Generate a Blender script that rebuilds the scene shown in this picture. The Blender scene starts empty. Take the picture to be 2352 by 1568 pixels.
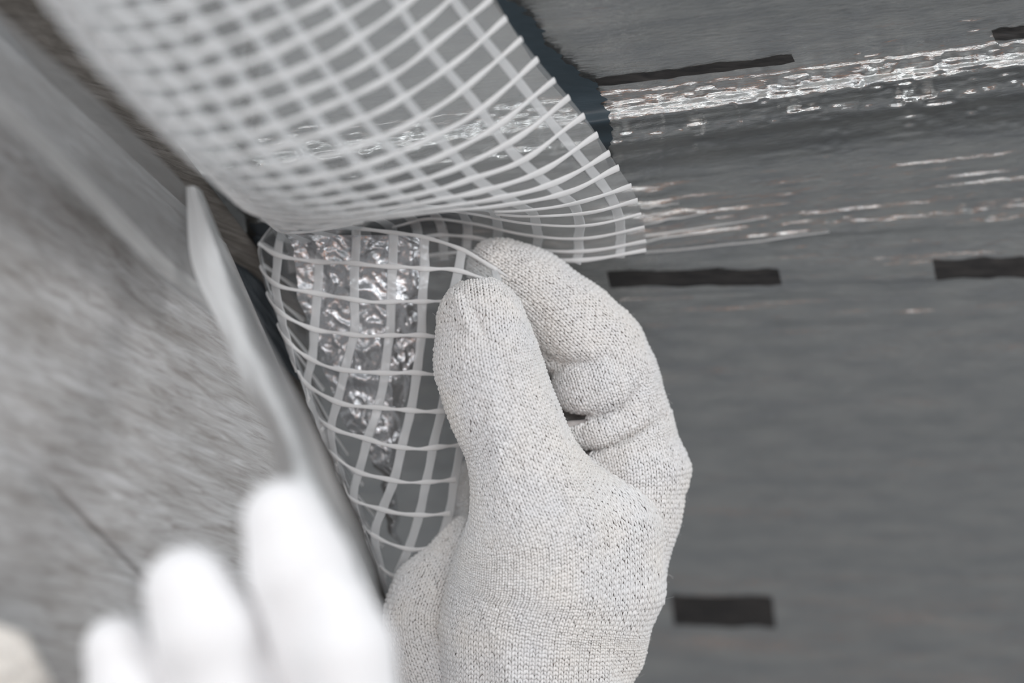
import bpy, math, random
import numpy as np
from mathutils import Vector

# ------------------------------------------------------------------ camera, light, exposure
SC = bpy.context.scene
COL = SC.collection
LENS, SENSOR, W, H = 85.0, 36.0, 2352, 1568
FPX = W * LENS / SENSOR          # focal length in pixels
D0 = 0.58                        # distance of the pinching fingers, metres

cam_data = bpy.data.cameras.new('camera')
cam_data.lens = LENS
cam_data.sensor_width = SENSOR
cam_data.clip_start = 0.02
cam_data.dof.use_dof = True
cam_data.dof.focus_distance = 0.570
cam_data.dof.aperture_fstop = 5.1
cam = bpy.data.objects.new('camera', cam_data)
cam.rotation_euler = (math.pi / 2, 0, 0)
COL.objects.link(cam)
SC.camera = cam

vs = SC.view_settings
vs.view_transform = 'Standard'
vs.look = 'None'
vs.gamma = 1.0
vs.use_curve_mapping = False
vs.exposure = -0.36

world = bpy.data.worlds.new('daylight')
SC.world = world
world.use_nodes = True
wn = world.node_tree
wn.nodes.clear()
w_out = wn.nodes.new('ShaderNodeOutputWorld')
w_bg = wn.nodes.new('ShaderNodeBackground')
w_tc = wn.nodes.new('ShaderNodeTexCoord')
w_sep = wn.nodes.new('ShaderNodeSeparateXYZ')
w_mr = wn.nodes.new('ShaderNodeMapRange')
w_ramp = wn.nodes.new('ShaderNodeValToRGB')
w_mr.inputs['From Min'].default_value = -1
w_mr.inputs['From Max'].default_value = 1
wn.links.new(w_tc.outputs['Generated'], w_sep.inputs[0])
wn.links.new(w_sep.outputs['Z'], w_mr.inputs['Value'])
wn.links.new(w_mr.outputs[0], w_ramp.inputs[0])
cr = w_ramp.color_ramp
cr.elements[0].position = 0.0
cr.elements[0].color = (0.28, 0.28, 0.28, 1)
cr.elements[1].position = 1.0
cr.elements[1].color = (0.74, 0.77, 0.81, 1)
e = cr.elements.new(0.44); e.color = (0.33, 0.33, 0.33, 1)
e = cr.elements.new(0.50); e.color = (0.88, 0.90, 0.93, 1)
wn.links.new(w_ramp.outputs[0], w_bg.inputs['Color'])
w_bg.inputs['Strength'].default_value = 0.88
wn.links.new(w_bg.outputs[0], w_out.inputs[0])


def area_light(name, loc, target, size, power, color):
    ld = bpy.data.lights.new(name, 'AREA')
    ld.shape = 'RECTANGLE'
    ld.size, ld.size_y = size
    ld.energy = power
    ld.color = color
    o = bpy.data.objects.new(name, ld)
    o.location = loc
    d = Vector(target) - Vector(loc)
    o.rotation_euler = d.to_track_quat('-Z', 'Y').to_euler()
    COL.objects.link(o)
    return o


area_light('window_daylight', (-1.15, -0.55, 0.35), (0.0, 0.58, -0.02), (1.0, 1.1), 19, (0.97, 0.985, 1.0))
area_light('added_back_light', (0.35, -1.9, 0.42), (0.1, 0.6, 0.0), (2.1, 0.95), 38, (0.97, 0.985, 1.0))  # added unseen source behind the camera, for highlights on the foil

area_light('added_side_light', (2.0, -.7, .5), (-.7, -2.0, -.5), (1.0, .9), 50, (0.97, 0.985, 1.0))  # added unseen source, aimed at the orange board to brighten its reflection


# ------------------------------------------------------------------ helpers
def P(px, py, zc):
    """a point seen at image position px, py whose depth is D0 + zc centimetres (metres out)"""
    px, py, zc = np.broadcast_arrays(np.asarray(px, float), np.asarray(py, float), np.asarray(zc, float))
    d = D0 + zc * 0.01
    return np.stack([(px - W / 2) / FPX * d, d, -(py - H / 2) / FPX * d], -1)


def tag(o, label=None, cat=None, group=None, kind=None):
    if label: o['label'] = label
    if cat: o['category'] = cat
    if group: o['group'] = group
    if kind: o['kind'] = kind
    return o


def empty(name, loc):
    o = bpy.data.objects.new(name, None)
    o.empty_display_size = 0.02
    o.location = tuple(loc)
    COL.objects.link(o)
    return o


def mesh_obj(name, verts, faces, mat, parent=None, uv=None, smooth=True):
    me = bpy.data.meshes.new(name)
    v = np.asarray(verts, dtype=np.float32)
    if parent is not None:
        v = v - np.array(parent.location, dtype=np.float32)
    f = np.asarray(faces, dtype=np.int32)
    n, k = f.shape
    me.vertices.add(len(v))
    me.vertices.foreach_set('co', v.ravel())
    me.loops.add(n * k)
    me.loops.foreach_set('vertex_index', f.ravel())
    me.polygons.add(n)
    me.polygons.foreach_set('loop_start', np.arange(0, n * k, k, dtype=np.int32))
    me.polygons.foreach_set('loop_total', np.full(n, k, dtype=np.int32))
    if smooth:
        me.polygons.foreach_set('use_smooth', np.ones(n, dtype=bool))
    if uv is not None:
        l = me.uv_layers.new(name='UVMap')
        l.data.foreach_set('uv', np.asarray(uv, dtype=np.float32)[f.ravel()].ravel())
    me.update()
    me.validate()
    if mat: me.materials.append(mat)
    o = bpy.data.objects.new(name, me)
    if parent is not None: o.parent = parent
    COL.objects.link(o)
    return o


def grid_faces(nr, nc):
    i = np.arange(nr - 1)[:, None] * nc + np.arange(nc - 1)[None, :]
    return np.stack([i, i + 1, i + nc + 1, i + nc], -1).reshape(-1, 4)


def cr_weights(n, t):
    """Catmull-Rom weights for n control points at parameters t (0..n-1) -> matrix len(t) x n"""
    t = np.clip(np.asarray(t, float), 0, n - 1 - 1e-9)
    i = np.floor(t).astype(int)
    f = t - i
    Wm = np.zeros((len(t), n + 2))
    w = [-.5 * f + f ** 2 - .5 * f ** 3, 1 - 2.5 * f ** 2 + 1.5 * f ** 3, .5 * f + 2 * f ** 2 - 1.5 * f ** 3, -.5 * f ** 2 + .5 * f ** 3]
    r = np.arange(len(t))
    for k in range(4):
        Wm[r, i + k] += w[k]
    M = Wm[:, 1:-1].copy()
    M[:, 0] += 2 * Wm[:, 0]; M[:, 1] -= Wm[:, 0]
    M[:, -1] += 2 * Wm[:, -1]; M[:, -2] -= Wm[:, -1]
    return M


def surf(ctrl, U, V):
    """tensor Catmull-Rom surface; U along rows, V along columns, paired arrays"""
    c = np.asarray(ctrl, float)
    sh = np.shape(U)
    A = cr_weights(c.shape[0], np.ravel(U))
    B = cr_weights(c.shape[1], np.ravel(V))
    return np.einsum('ni,nj,ijk->nk', A, B, c).reshape(sh + (c.shape[2],))


_rng = np.random.RandomState(7)
_tab = _rng.rand(256, 256)


def vnoise(x, y):
    xi = np.floor(x).astype(int); yi = np.floor(y).astype(int)
    fx = x - xi; fy = y - yi
    fx = fx * fx * (3 - 2 * fx); fy = fy * fy * (3 - 2 * fy)
    g = lambda a, b: _tab[a % 256, b % 256]
    return ((g(xi, yi) * (1 - fx) + g(xi + 1, yi) * fx) * (1 - fy) + (g(xi, yi + 1) * (1 - fx) + g(xi + 1, yi + 1) * fx) * fy) * 2 - 1


def sstep(a, b, x):
    t = np.clip((x - a) / (b - a), 0, 1)
    return t * t * (3 - 2 * t)


# ------------------------------------------------------------------ materials
class Mat:
    def __init__(s, name):
        s.m = bpy.data.materials.new(name)
        s.m.use_nodes = True
        s.t = s.m.node_tree
        s.t.nodes.clear()
        s.out = s.t.nodes.new('ShaderNodeOutputMaterial')

    def n(s, kind, **kw):
        nd = s.t.nodes.new('ShaderNode' + kind)
        for k, v in kw.items():
            if k in nd.inputs: nd.inputs[k].default_value = v
            elif k.replace('_', ' ') in nd.inputs: nd.inputs[k.replace('_', ' ')].default_value = v
            else: setattr(nd, k, v)
        return nd

    def l(s, a, b): s.t.links.new(a, b)

    def noise(s, scale, detail=4, rough=.55, vec=None, stretch=None, rot=None, dist=0.0):
        nz = s.n('TexNoise', Scale=scale, Detail=detail, Roughness=rough, Distortion=dist)
        if vec is None:
            vec = s.n('TexCoord').outputs['Object']
        if stretch or rot:
            mp = s.n('Mapping')
            if rot: mp.inputs['Rotation'].default_value = rot
            if stretch: mp.inputs['Scale'].default_value = stretch
            s.l(vec, mp.inputs[0]); vec = mp.outputs[0]
        s.l(vec, nz.inputs['Vector'])
        return nz.outputs['Fac']

    def ramp(s, fac, stops):
        r = s.n('ValToRGB')
        c = r.color_ramp
        while len(c.elements) < len(stops): c.elements.new(.5)
        for e_, (p, col) in zip(c.elements, stops):
            e_.position = p
            e_.color = tuple(col) + (1,) if len(col) == 3 else col
        s.l(fac, r.inputs[0])
        return r.outputs[0]

    def bump(s, h, strength, dist, normal=None):
        b = s.n('Bump', Strength=strength, Distance=dist)
        s.l(h, b.inputs['Height'])
        if normal is not None: s.l(normal, b.inputs['Normal'])
        return b.outputs[0]

    def finish(s, sh):
        s.l(sh, s.out.inputs['Surface'])
        return s.m


def g3(v): return (v, v, v)


def mat_yarn(name, a, b):
    m = Mat(name)
    fac = m.noise(900, 3)
    big = m.noise(60, 2)
    col = m.ramp(fac, [(.3, a), (.7, b)])
    tint = m.ramp(big, [(.35, (.95, .96, .98)), (.65, (1.0, .985, .965))])
    mx = m.n('MixRGB', blend_type='MULTIPLY'); mx.inputs[0].default_value = 1
    m.l(col, mx.inputs[1]); m.l(tint, mx.inputs[2])
    p = m.n('BsdfPrincipled', Roughness=.9)
    p.inputs['Specular IOR Level'].default_value = .2
    m.l(mx.outputs[0], p.inputs['Base Color'])
    p.inputs['Sheen Weight'].default_value = .25
    tw = m.n('TexWave', Scale=3.2); tw.inputs['Distortion'].default_value = 2.5; tw.inputs['Detail'].default_value = 2
    tw.bands_direction = 'DIAGONAL'
    uvn = m.n('UVMap'); m.l(uvn.outputs[0], tw.inputs[0])
    b1 = m.bump(tw.outputs['Fac'], .45, .00012)
    m.l(m.bump(m.noise(5200, 3, .7), .6, .0001, b1), p.inputs['Normal'])
    return m.finish(p.outputs[0])


M_YARN = mat_yarn('white_cotton_yarn', (.74, .73, .715), (.86, .855, .845))
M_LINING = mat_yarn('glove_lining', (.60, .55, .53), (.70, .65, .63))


def mat_glove_far():
    m = Mat('white_knit_fabric')
    tc = m.n('TexCoord')
    wv = m.n('TexWave', Scale=420.0); wv.inputs['Distortion'].default_value = 1.5
    m.l(tc.outputs['Object'], wv.inputs[0])
    p = m.n('BsdfPrincipled', Roughness=.85)
    p.inputs['Base Color'].default_value = (.80, .80, .81, 1)
    p.inputs['Sheen Weight'].default_value = .2
    nb = m.bump(wv.outputs['Fac'], .4, .0004)
    m.l(m.bump(m.noise(1500, 3), .4, .0003, nb), p.inputs['Normal'])
    return m.finish(p.outputs[0])


M_GLOVE2 = mat_glove_far()


def mat_film(name, haze, tint, gloss_rough=.12):
    m = Mat(name)
    tr = m.n('BsdfTransparent'); tr.inputs[0].default_value = (.93, .94, .945, 1)
    df = m.n('BsdfDiffuse'); df.inputs[0].default_value = tint + (1,)
    tl = m.n('BsdfTranslucent'); tl.inputs[0].default_value = tint + (1,)
    gl = m.n('BsdfGlossy', Roughness=gloss_rough)
    nrm = m.bump(m.noise(420, 5, .7), .35, .0004)
    m.l(nrm, gl.inputs['Normal'])
    dm = m.n('MixShader'); dm.inputs[0].default_value = .45
    m.l(df.outputs[0], dm.inputs[1]); m.l(tl.outputs[0], dm.inputs[2])
    a = m.n('MixShader'); a.inputs[0].default_value = haze
    m.l(tr.outputs[0], a.inputs[1]); m.l(dm.outputs[0], a.inputs[2])
    fr = m.n('LayerWeight', Blend=.13)
    m.l(nrm, fr.inputs['Normal'])
    b = m.n('MixShader')
    m.l(fr.outputs['Fresnel'], b.inputs[0]); m.l(a.outputs[0], b.inputs[1]); m.l(gl.outputs[0], b.inputs[2])
    return m.finish(b.outputs[0])


M_FILM = mat_film('clear_film', .09, (.80, .81, .81))
M_FILM_B = mat_film('hazy_film', .27, (.78, .79, .79), .2)
M_STRIP_A = mat_film('grey_film_strip', .50, (.40, .40, .40), .3)
M_STRIP = mat_film('milky_film_strip', .84, (.93, .945, .95), .3)


def mat_strand(name, opac, col):
    m = Mat(name)
    tr = m.n('BsdfTransparent')
    p = m.n('BsdfPrincipled', Roughness=.4)
    p.inputs['Base Color'].default_value = col + (1,)
    tl = m.n('BsdfTranslucent'); tl.inputs[0].default_value = col + (1,)
    dm = m.n('MixShader'); dm.inputs[0].default_value = .4
    m.l(p.outputs[0], dm.inputs[1]); m.l(tl.outputs[0], dm.inputs[2])
    m.l(m.bump(m.noise(700, 3, stretch=(1, 1, .15)), .4, .0003), p.inputs['Normal'])
    a = m.n('MixShader'); a.inputs[0].default_value = opac
    m.l(tr.outputs[0], a.inputs[1]); m.l(dm.outputs[0], a.inputs[2])
    return m.finish(a.outputs[0])


M_TAPE = mat_strand('flat_strand', .52, (.88, .89, .90))
M_THREAD = mat_strand('thread_strand', .82, (.95, .95, .95))


def mat_foil():
    m = Mat('reflective_foil')
    uv = m.n('UVMap')
    p = m.n('BsdfPrincipled', Metallic=.9, Roughness=.13)
    nz = m.noise(7, 4, vec=uv.outputs[0], stretch=(1, 5, 1))
    c = m.ramp(nz, [(.3, (.42, .43, .435)), (.7, (.54, .545, .53))])
    m.l(c, p.inputs['Base Color'])
    h1 = m.noise(30, 5, .6, vec=uv.outputs[0], stretch=(1, 6, 1), dist=.6)
    h2 = m.noise(220, 3, .6, vec=uv.outputs[0], stretch=(1, 2.5, 1))
    n1 = m.bump(h1, .35, .0009)
    m.l(m.bump(h2, .10, .00015, n1), p.inputs['Normal'])
    return m.finish(p.outputs[0])


M_FOIL = mat_foil()


def mat_crumple():
    m = Mat('crumpled_foil')
    p = m.n('BsdfPrincipled', Metallic=1.0, Roughness=.19)
    p.inputs['Base Color'].default_value = (.66, .66, .68, 1)
    tc = m.n('TexCoord')
    n1 = m.bump(m.noise(160, 2, .5, dist=1.5), .5, .0009)
    m.l(m.bump(m.noise(900, 4, .7, dist=.8), .5, .0003, n1), p.inputs['Normal'])
    return m.finish(p.outputs[0])


M_CRUMPLE = mat_crumple()


def mat_simple(name, a, b, scale, rough=.6, bump=.3, dist=.0005, stretch=None, rot=None, spec=.4):
    m = Mat(name)
    f = m.noise(scale, 6, .6, stretch=stretch, rot=rot, dist=.4)
    p = m.n('BsdfPrincipled', Roughness=rough)
    p.inputs['Specular IOR Level'].default_value = spec
    m.l(m.ramp(f, [(.3, a), (.7, b)]), p.inputs['Base Color'])
    m.l(m.bump(f, bump, dist), p.inputs['Normal'])
    return m.finish(p.outputs[0])


M_INK = mat_simple('black_print', (.012, .012, .013), (.045, .042, .04), 130, .5, .2, stretch=(1, 1, 8))
M_DARK = mat_simple('dark_membrane_and_shade', (.030, .036, .042), (.050, .058, .066), 90, .55)
M_TEAL = mat_simple('dark_teal_reflection', (.024, .036, .045), (.036, .052, .064), 90, .45, stretch=(1, 1, 6))
M_STONE = mat_simple('pale_stone', (.55, .52, .48), (.72, .70, .66), 60, .9, .5, .001)


def mat_wood(name, dark, mid, light):
    m = Mat(name)
    uv = m.n('UVMap')
    grain = m.noise(16, 8, .62, vec=uv.outputs[0], stretch=(.8, 2.6, 1), dist=1.0)
    blot = m.noise(5, 4, .6, vec=uv.outputs[0], stretch=(.8, 2, 1))
    c1 = m.ramp(grain, [(.28, dark), (.5, mid), (.72, light)])
    c2 = m.ramp(blot, [(.3, (.72, .70, .68)), (.7, (1.12, 1.13, 1.15))])
    mx = m.n('MixRGB', blend_type='MULTIPLY'); mx.inputs[0].default_value = 1
    m.l(c1, mx.inputs[1]); m.l(c2, mx.inputs[2])
    p = m.n('BsdfPrincipled', Roughness=.75)
    p.inputs['Specular IOR Level'].default_value = .3
    m.l(mx.outputs[0], p.inputs['Base Color'])
    nb = m.bump(grain, .5, .0012)
    m.l(m.bump(m.noise(120, 5, vec=uv.outputs[0], stretch=(.6, 2, 1)), .35, .0005, nb), p.inputs['Normal'])
    return m.finish(p.outputs[0])


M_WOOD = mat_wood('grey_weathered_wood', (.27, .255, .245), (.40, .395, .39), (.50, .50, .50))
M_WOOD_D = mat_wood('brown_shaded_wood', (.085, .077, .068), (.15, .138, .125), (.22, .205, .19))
M_GROOVE = mat_simple('groove_dirt', (.10, .085, .08), (.16, .14, .135), 80, .9)
M_REFLECTOR = mat_simple('warm_reflector_boards', (.74, .24, .07), (.88, .36, .13), 9, .7, stretch=(1, 8, 1))
M_PLASTER = mat_simple('grey_plaster', (.24, .24, .25), (.34, .34, .35), 3, .9)
M_FLOOR = mat_simple('concrete_floor', (.20, .205, .21), (.28, .285, .29), 5, .9)

# ------------------------------------------------------------------ foil underlay
FR = np.array([-400, -150, 0, 150, 230, 300, 380, 450, 520, 600, 700, 850, 1050, 1300, 1600, 2000], float)
FZ = np.array([-6.2, -4.5, -3.1, -1.7, -.8, 0.1, 1.1, 1.7, 2.25, 2.95, 3.9, 5.2, 6.9, 8.8, 10.7, 12.6])


def foil_depth(x, r):
    z = np.interp(r, FR, FZ) + 3.2 * sstep(600, 420, x)
    z = z - .70 * np.exp(-((r - 300) / 70.) ** 2) - .22 * np.exp(-((r - 278) / 17.) ** 2) - .24 * np.exp(-((r - 332) / 17.) ** 2) - .10 * np.exp(-((r - 372) / 13.) ** 2) - .09 * np.exp(-((r - 572) / 26.) ** 2)
    z = z + .03 * np.exp(-((r - 420) / 30.) ** 2)
    z = z - .022 * np.exp(-((r - 580 - 4 * np.sin(x / 160)) / 5.) ** 2) - .018 * np.exp(-((r - 604 + 3 * np.sin(x / 120)) / 4.) ** 2) * sstep(1600, 1900, x)
    return z


def foil_py(x, r):
    k = np.interp(r, [-200, 100, 300, 560, 640, 900, 1500], [.12, .12, .135, .10, .045, .0, -.02])
    return r - k * (x - 1400)


def foil_point(x, r, off=0.0):
    z = foil_depth(x, r)
    # crinkles, stretched along the sheet
    z = z + .020 * vnoise(x / 150., r / 9.) * sstep(150, 500, r) + .05 * vnoise(x / 420. + 9, r / 60.) + .022 * vnoise(x / 75. + 2, r / 19.) * sstep(620, 740, r) * sstep(1250, 950, r)
    z = z + .008 * vnoise(x / 60., r / 6. + 40)
    # pressed reinforcement squares that show on the two ridges
    rid = np.exp(-((r - 300) / 85.) ** 2) + .25 * np.exp(-((r - 580) / 55.) ** 2) + .3 * sstep(1500, 2352, x) * np.exp(-((r - 250) / 120.) ** 2)
    gx = np.abs(((x + 14 * vnoise(x / 90, r / 30)) / 92.) % 1 - .5)
    gy = np.abs((r / 40.) % 1 - .5)
    z = z + rid * .11 * vnoise(x / 24. + 3, r / 9.) * (.4 + vnoise(x / 80., r / 40. + 7))
    z = z - rid * (.035 * np.exp(-(gx / .07) ** 2) + .05 * np.exp(-(gy / .13) ** 2))
    # pulled creases beside the cut corner of the film
    pull = np.exp(-((r - 470) / 70.) ** 2) * sstep(1680, 1480, x) * sstep(1300, 1480, x)
    z = z + pull * .05 * np.sin(r / 5.2 + .8 * vnoise(x / 60., r / 30.))
    return P(x, foil_py(x, r), z - off)


foil = empty('foil_underlay', P(1800, 900, 6)[:])
tag(foil, 'grey reflective foil sheet with long crinkles and black dashes behind the hands', 'foil')
xs = np.concatenate([np.arange(-600, 420, 30.0), np.arange(420, 2700, 5.0)])
rs = np.concatenate([np.arange(-330, 760, 3.2), np.arange(760, 2000, 9.0)])
X, R = np.meshgrid(xs, rs)
pts = foil_point(X, R)
mesh_obj('foil_sheet', pts.reshape(-1, 3), grid_faces(len(rs), len(xs)), M_FOIL, foil,
         uv=np.stack([X / 1000., R / 1000.], -1).reshape(-1, 2))


def foil_patch(name, x0, x1, rmid, half, mat, parent, off=.035, jag=2.0, slope=0.0, **kw):
    u = np.linspace(0, 1, 60)
    v = np.linspace(-1, 1, 7)
    V_, U_ = np.meshgrid(v, u)
    x = x0 + (x1 - x0) * U_ + V_ * 4
    r = rmid + slope * (x - x0) + V_ * (half + jag * vnoise(U_ * 14 + x0, V_ * 0 + 3)) + 2 * vnoise(U_ * 5 + x0, U_ * 0)
    return mesh_obj(name, foil_point(x, r, off).reshape(-1, 3), grid_faces(60, 7), mat, parent)


foil_patch('printed_dash', 1398, 1792, 642, 17, M_INK, foil, slope=.03)
foil_patch('printed_dash', 2147, 2560, 652, 18, M_INK, foil, slope=.02)
foil_patch('printed_dash', 1370, 1822, 188, 9, M_INK, foil, slope=-.0)
foil_patch('printed_dash', 2282, 2600, 196, 13, M_INK, foil)
foil_patch('printed_dash', 1545, 1778, 1400, 34, M_INK, foil, slope=.0)

# crumpled foil seam standing up behind the clear film
seam_rows = [(540, 662, 968), (580, 665, 975), (680, 690, 985), (780, 720, 965), (880, 765, 950), (980, 800, 925), (1060, 855, 910), (1120, 890, 915), (1180, 880, 915), (1250, 905, 912)]
sr = np.array(seam_rows, float)
u = np.linspace(0, 1, 170); v = np.linspace(0, 1, 70)
U_, V_ = np.meshgrid(v, u)
py = np.interp(V_, np.linspace(0, 1, len(sr)), sr[:, 0])
xl = np.interp(V_, np.linspace(0, 1, len(sr)), sr[:, 1]); xr = np.interp(V_, np.linspace(0, 1, len(sr)), sr[:, 2])
jag = 14 * vnoise(V_ * 22, V_ * 0 + 2)
px = xl + jag + (xr - xl) * U_
zz = .72 + .0024 * (py - 500) - .25 * np.sin(np.pi * U_)
wx = px + 9 * vnoise(py / 26, px / 40); wy = py + 9 * vnoise(px / 22 + 8, py / 40)
ridge = lambda a_, b_: (1 - np.abs(vnoise(a_, b_))) ** 2
zz = zz - .17 * ridge(wx / 46, wy / 70) - .09 * ridge((wx + wy * .6) / 26 + 5, (wy - wx * .5) / 30) - .035 * ridge((wx - wy) / 12 + 3, (wy + wx) / 16) + .012 * vnoise(px / 3.5, py / 3.5)
mesh_obj('crumpled_seam', P(px, py, zz).reshape(-1, 3), grid_faces(170, 70), M_CRUMPLE, foil)
foil.children[-1]['label'] = 'bright crumpled foil seam with orange reflections'

# dark strip painted in as the film edge's reflection in the foil
tp = empty('painted_reflection', P(1280, 150, -1)[:])
tag(tp, 'dark teal strip with a jagged edge, painted in as the reflection of the cut film edge', 'film_reflection')
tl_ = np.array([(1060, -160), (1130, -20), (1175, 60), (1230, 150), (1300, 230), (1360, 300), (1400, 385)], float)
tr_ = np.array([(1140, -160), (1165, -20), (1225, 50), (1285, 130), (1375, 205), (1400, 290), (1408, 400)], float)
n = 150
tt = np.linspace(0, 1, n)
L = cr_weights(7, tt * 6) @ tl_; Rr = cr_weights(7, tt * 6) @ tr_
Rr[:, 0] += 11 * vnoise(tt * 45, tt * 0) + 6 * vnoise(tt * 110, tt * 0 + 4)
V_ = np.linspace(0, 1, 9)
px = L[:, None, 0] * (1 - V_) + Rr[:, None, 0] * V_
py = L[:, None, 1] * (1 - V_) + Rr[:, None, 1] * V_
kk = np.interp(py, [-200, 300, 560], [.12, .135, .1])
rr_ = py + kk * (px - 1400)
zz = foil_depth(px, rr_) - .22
mesh_obj('reflection_strip', P(px, py, zz).reshape(-1, 3), grid_faces(n, 9), M_TEAL, tp)


# ------------------------------------------------------------------ timber at the left
def slab(name, poly, ztop, thick, mat, parent, ang=45, nx=60, ny=60, bumpy=.06, carve=None):
    """poly: four image corners with depth (a b c d); a thick plank with a gently uneven face"""
    a, b, c, d = [np.array(q, float) for q in poly]
    U_, V_ = np.meshgrid(np.linspace(0, 1, nx), np.linspace(0, 1, ny))
    q = (a * ((1 - U_) * (1 - V_))[..., None] + b * (U_ * (1 - V_))[..., None] + c * (U_ * V_)[..., None] + d * ((1 - U_) * V_)[..., None])
    z = q[..., 2] + bumpy * vnoise(U_ * 5 + 3, V_ * 9) + bumpy * .5 * vnoise(U_ * 14, V_ * 30)
    edge = np.minimum(np.minimum(U_, 1 - U_) * nx, np.minimum(V_, 1 - V_) * ny)
    z = z + .12 * np.exp(-edge / 1.2)
    if carve is not None: z = z + carve(q[..., 0], q[..., 1])
    top = P(q[..., 0], q[..., 1], z)
    bot = P(q[..., 0], q[..., 1], q[..., 2] + thick)
    vt = top.reshape(-1, 3); vb = bot.reshape(-1, 3)
    f = grid_faces(ny, nx)
    N = nx * ny
    idx = np.arange(N).reshape(ny, nx)
    ring = np.concatenate([idx[0, :], idx[1:, -1], idx[-1, -2::-1], idx[-2:0:-1, 0]])
    r2 = np.roll(ring, -1)
    side = np.stack([ring, ring + N, r2 + N, r2], -1)
    uvq = np.stack([U_ * np.linalg.norm(b[:2] - a[:2]) / 1000, V_ * np.linalg.norm(d[:2] - a[:2]) / 1000], -1).reshape(-1, 2)
    return mesh_obj(name, np.concatenate([vt, vb]), np.concatenate([f, f[:, ::-1] + N, side]), mat, parent,
                    uv=np.concatenate([uvq, uvq]))


beam = empty('timber_beam', P(300, 900, -5)[:])
tag(beam, 'grey weathered timber beam with a dark groove, running down the left side under the white gloved fingers', 'beam')
def groove_at(x, y):
    d = (y - x - 1012) / math.sqrt(2)
    return np.exp(-(d / 15.) ** 2) * (.12 + .30 * sstep(60, 160, x)) - .10 * np.exp(-((d + 120) / 60.) ** 2)


slab('beam_face', [(-300, -190, -9.6), (520, 560, -.8), (1010, 1700, 1.2), (-260, 1560, -13)], 0, 1.2, M_WOOD, beam, nx=230, ny=230, bumpy=.12, carve=groove_at)
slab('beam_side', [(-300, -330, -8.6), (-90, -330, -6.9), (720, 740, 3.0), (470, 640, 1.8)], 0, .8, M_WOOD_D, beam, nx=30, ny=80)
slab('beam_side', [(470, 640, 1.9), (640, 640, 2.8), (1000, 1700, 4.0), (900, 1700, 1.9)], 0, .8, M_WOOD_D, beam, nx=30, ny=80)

mem = empty('membrane_shade_strips', P(600, 700, 1)[:])
tag(mem, 'dark blue-grey sealing strip tucked between the beam and the clear film, with dark sheets painted as shade under the film', 'membrane_and_shade')
slab('membrane_and_shade', [(500, 560, 1.3), (605, 650, 1.75), (720, 900, 2.2), (625, 825, 1.4)], 0, .12, M_DARK, mem, nx=30, ny=40, bumpy=.03)



def draped_shade(name, poly, mat, parent, lift=.2):
    a, b, c, d = [np.array(q, float) for q in poly]
    U_, V_ = np.meshgrid(np.linspace(0, 1, 50), np.linspace(0, 1, 40))
    q = (a * ((1 - U_) * (1 - V_))[..., None] + b * (U_ * (1 - V_))[..., None] + c * (U_ * V_)[..., None] + d * ((1 - U_) * V_)[..., None])
    x = q[..., 0] + 6 * vnoise(V_ * 6, U_ * 3); y = q[..., 1] + 5 * vnoise(U_ * 7, V_ * 2 + 3)
    z = foil_depth(x, y + .1 * (x - 1400)) - lift + .05 * vnoise(x / 50, y / 20)
    return mesh_obj(name, P(x, y, z).reshape(-1, 3), grid_faces(40, 50), mat, parent)


draped_shade('membrane_and_shade', [(560, 430), (1090, 400), (1075, 590), (590, 560)], M_DARK, mem)  # these two dark sheets stand in for the shadow under the film
draped_shade('membrane_and_shade', [(585, 540), (670, 560), (715, 800), (650, 850)], M_DARK, mem, .3)

stone = empty('stone_block', P(30, 1530, -12)[:])
tag(stone, 'pale rough stone corner below the beam at the bottom left', 'stone')
st = [(-120, 1400, -13.6), (60, 1455, -13.4), (150, 1620, -13.2), (-120, 1640, -13.6)]
slab('stone_face', st, 0, 2.0, M_STONE, stone, nx=30, ny=30, bumpy=.12)


# ------------------------------------------------------------------ reinforced film
def film_sheet(name, ctrl, mat, parent, nu, nv, wob=.02, u0=0, u1=None, v0=0, v1=None):
    c = np.asarray(ctrl, float)
    u1 = c.shape[0] - 1 if u1 is None else u1
    v1 = c.shape[1] - 1 if v1 is None else v1
    U_, V_ = np.meshgrid(np.linspace(u0, u1, nu), np.linspace(v0, v1, nv), indexing='ij')
    q = surf(c, U_, V_)
    q[..., 2] += wob * vnoise(U_ * 3 + 5, V_ * 3)
    return mesh_obj(name, P(q[..., 0], q[..., 1], q[..., 2]).reshape(-1, 3), grid_faces(nu, nv), mat, parent)


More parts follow.
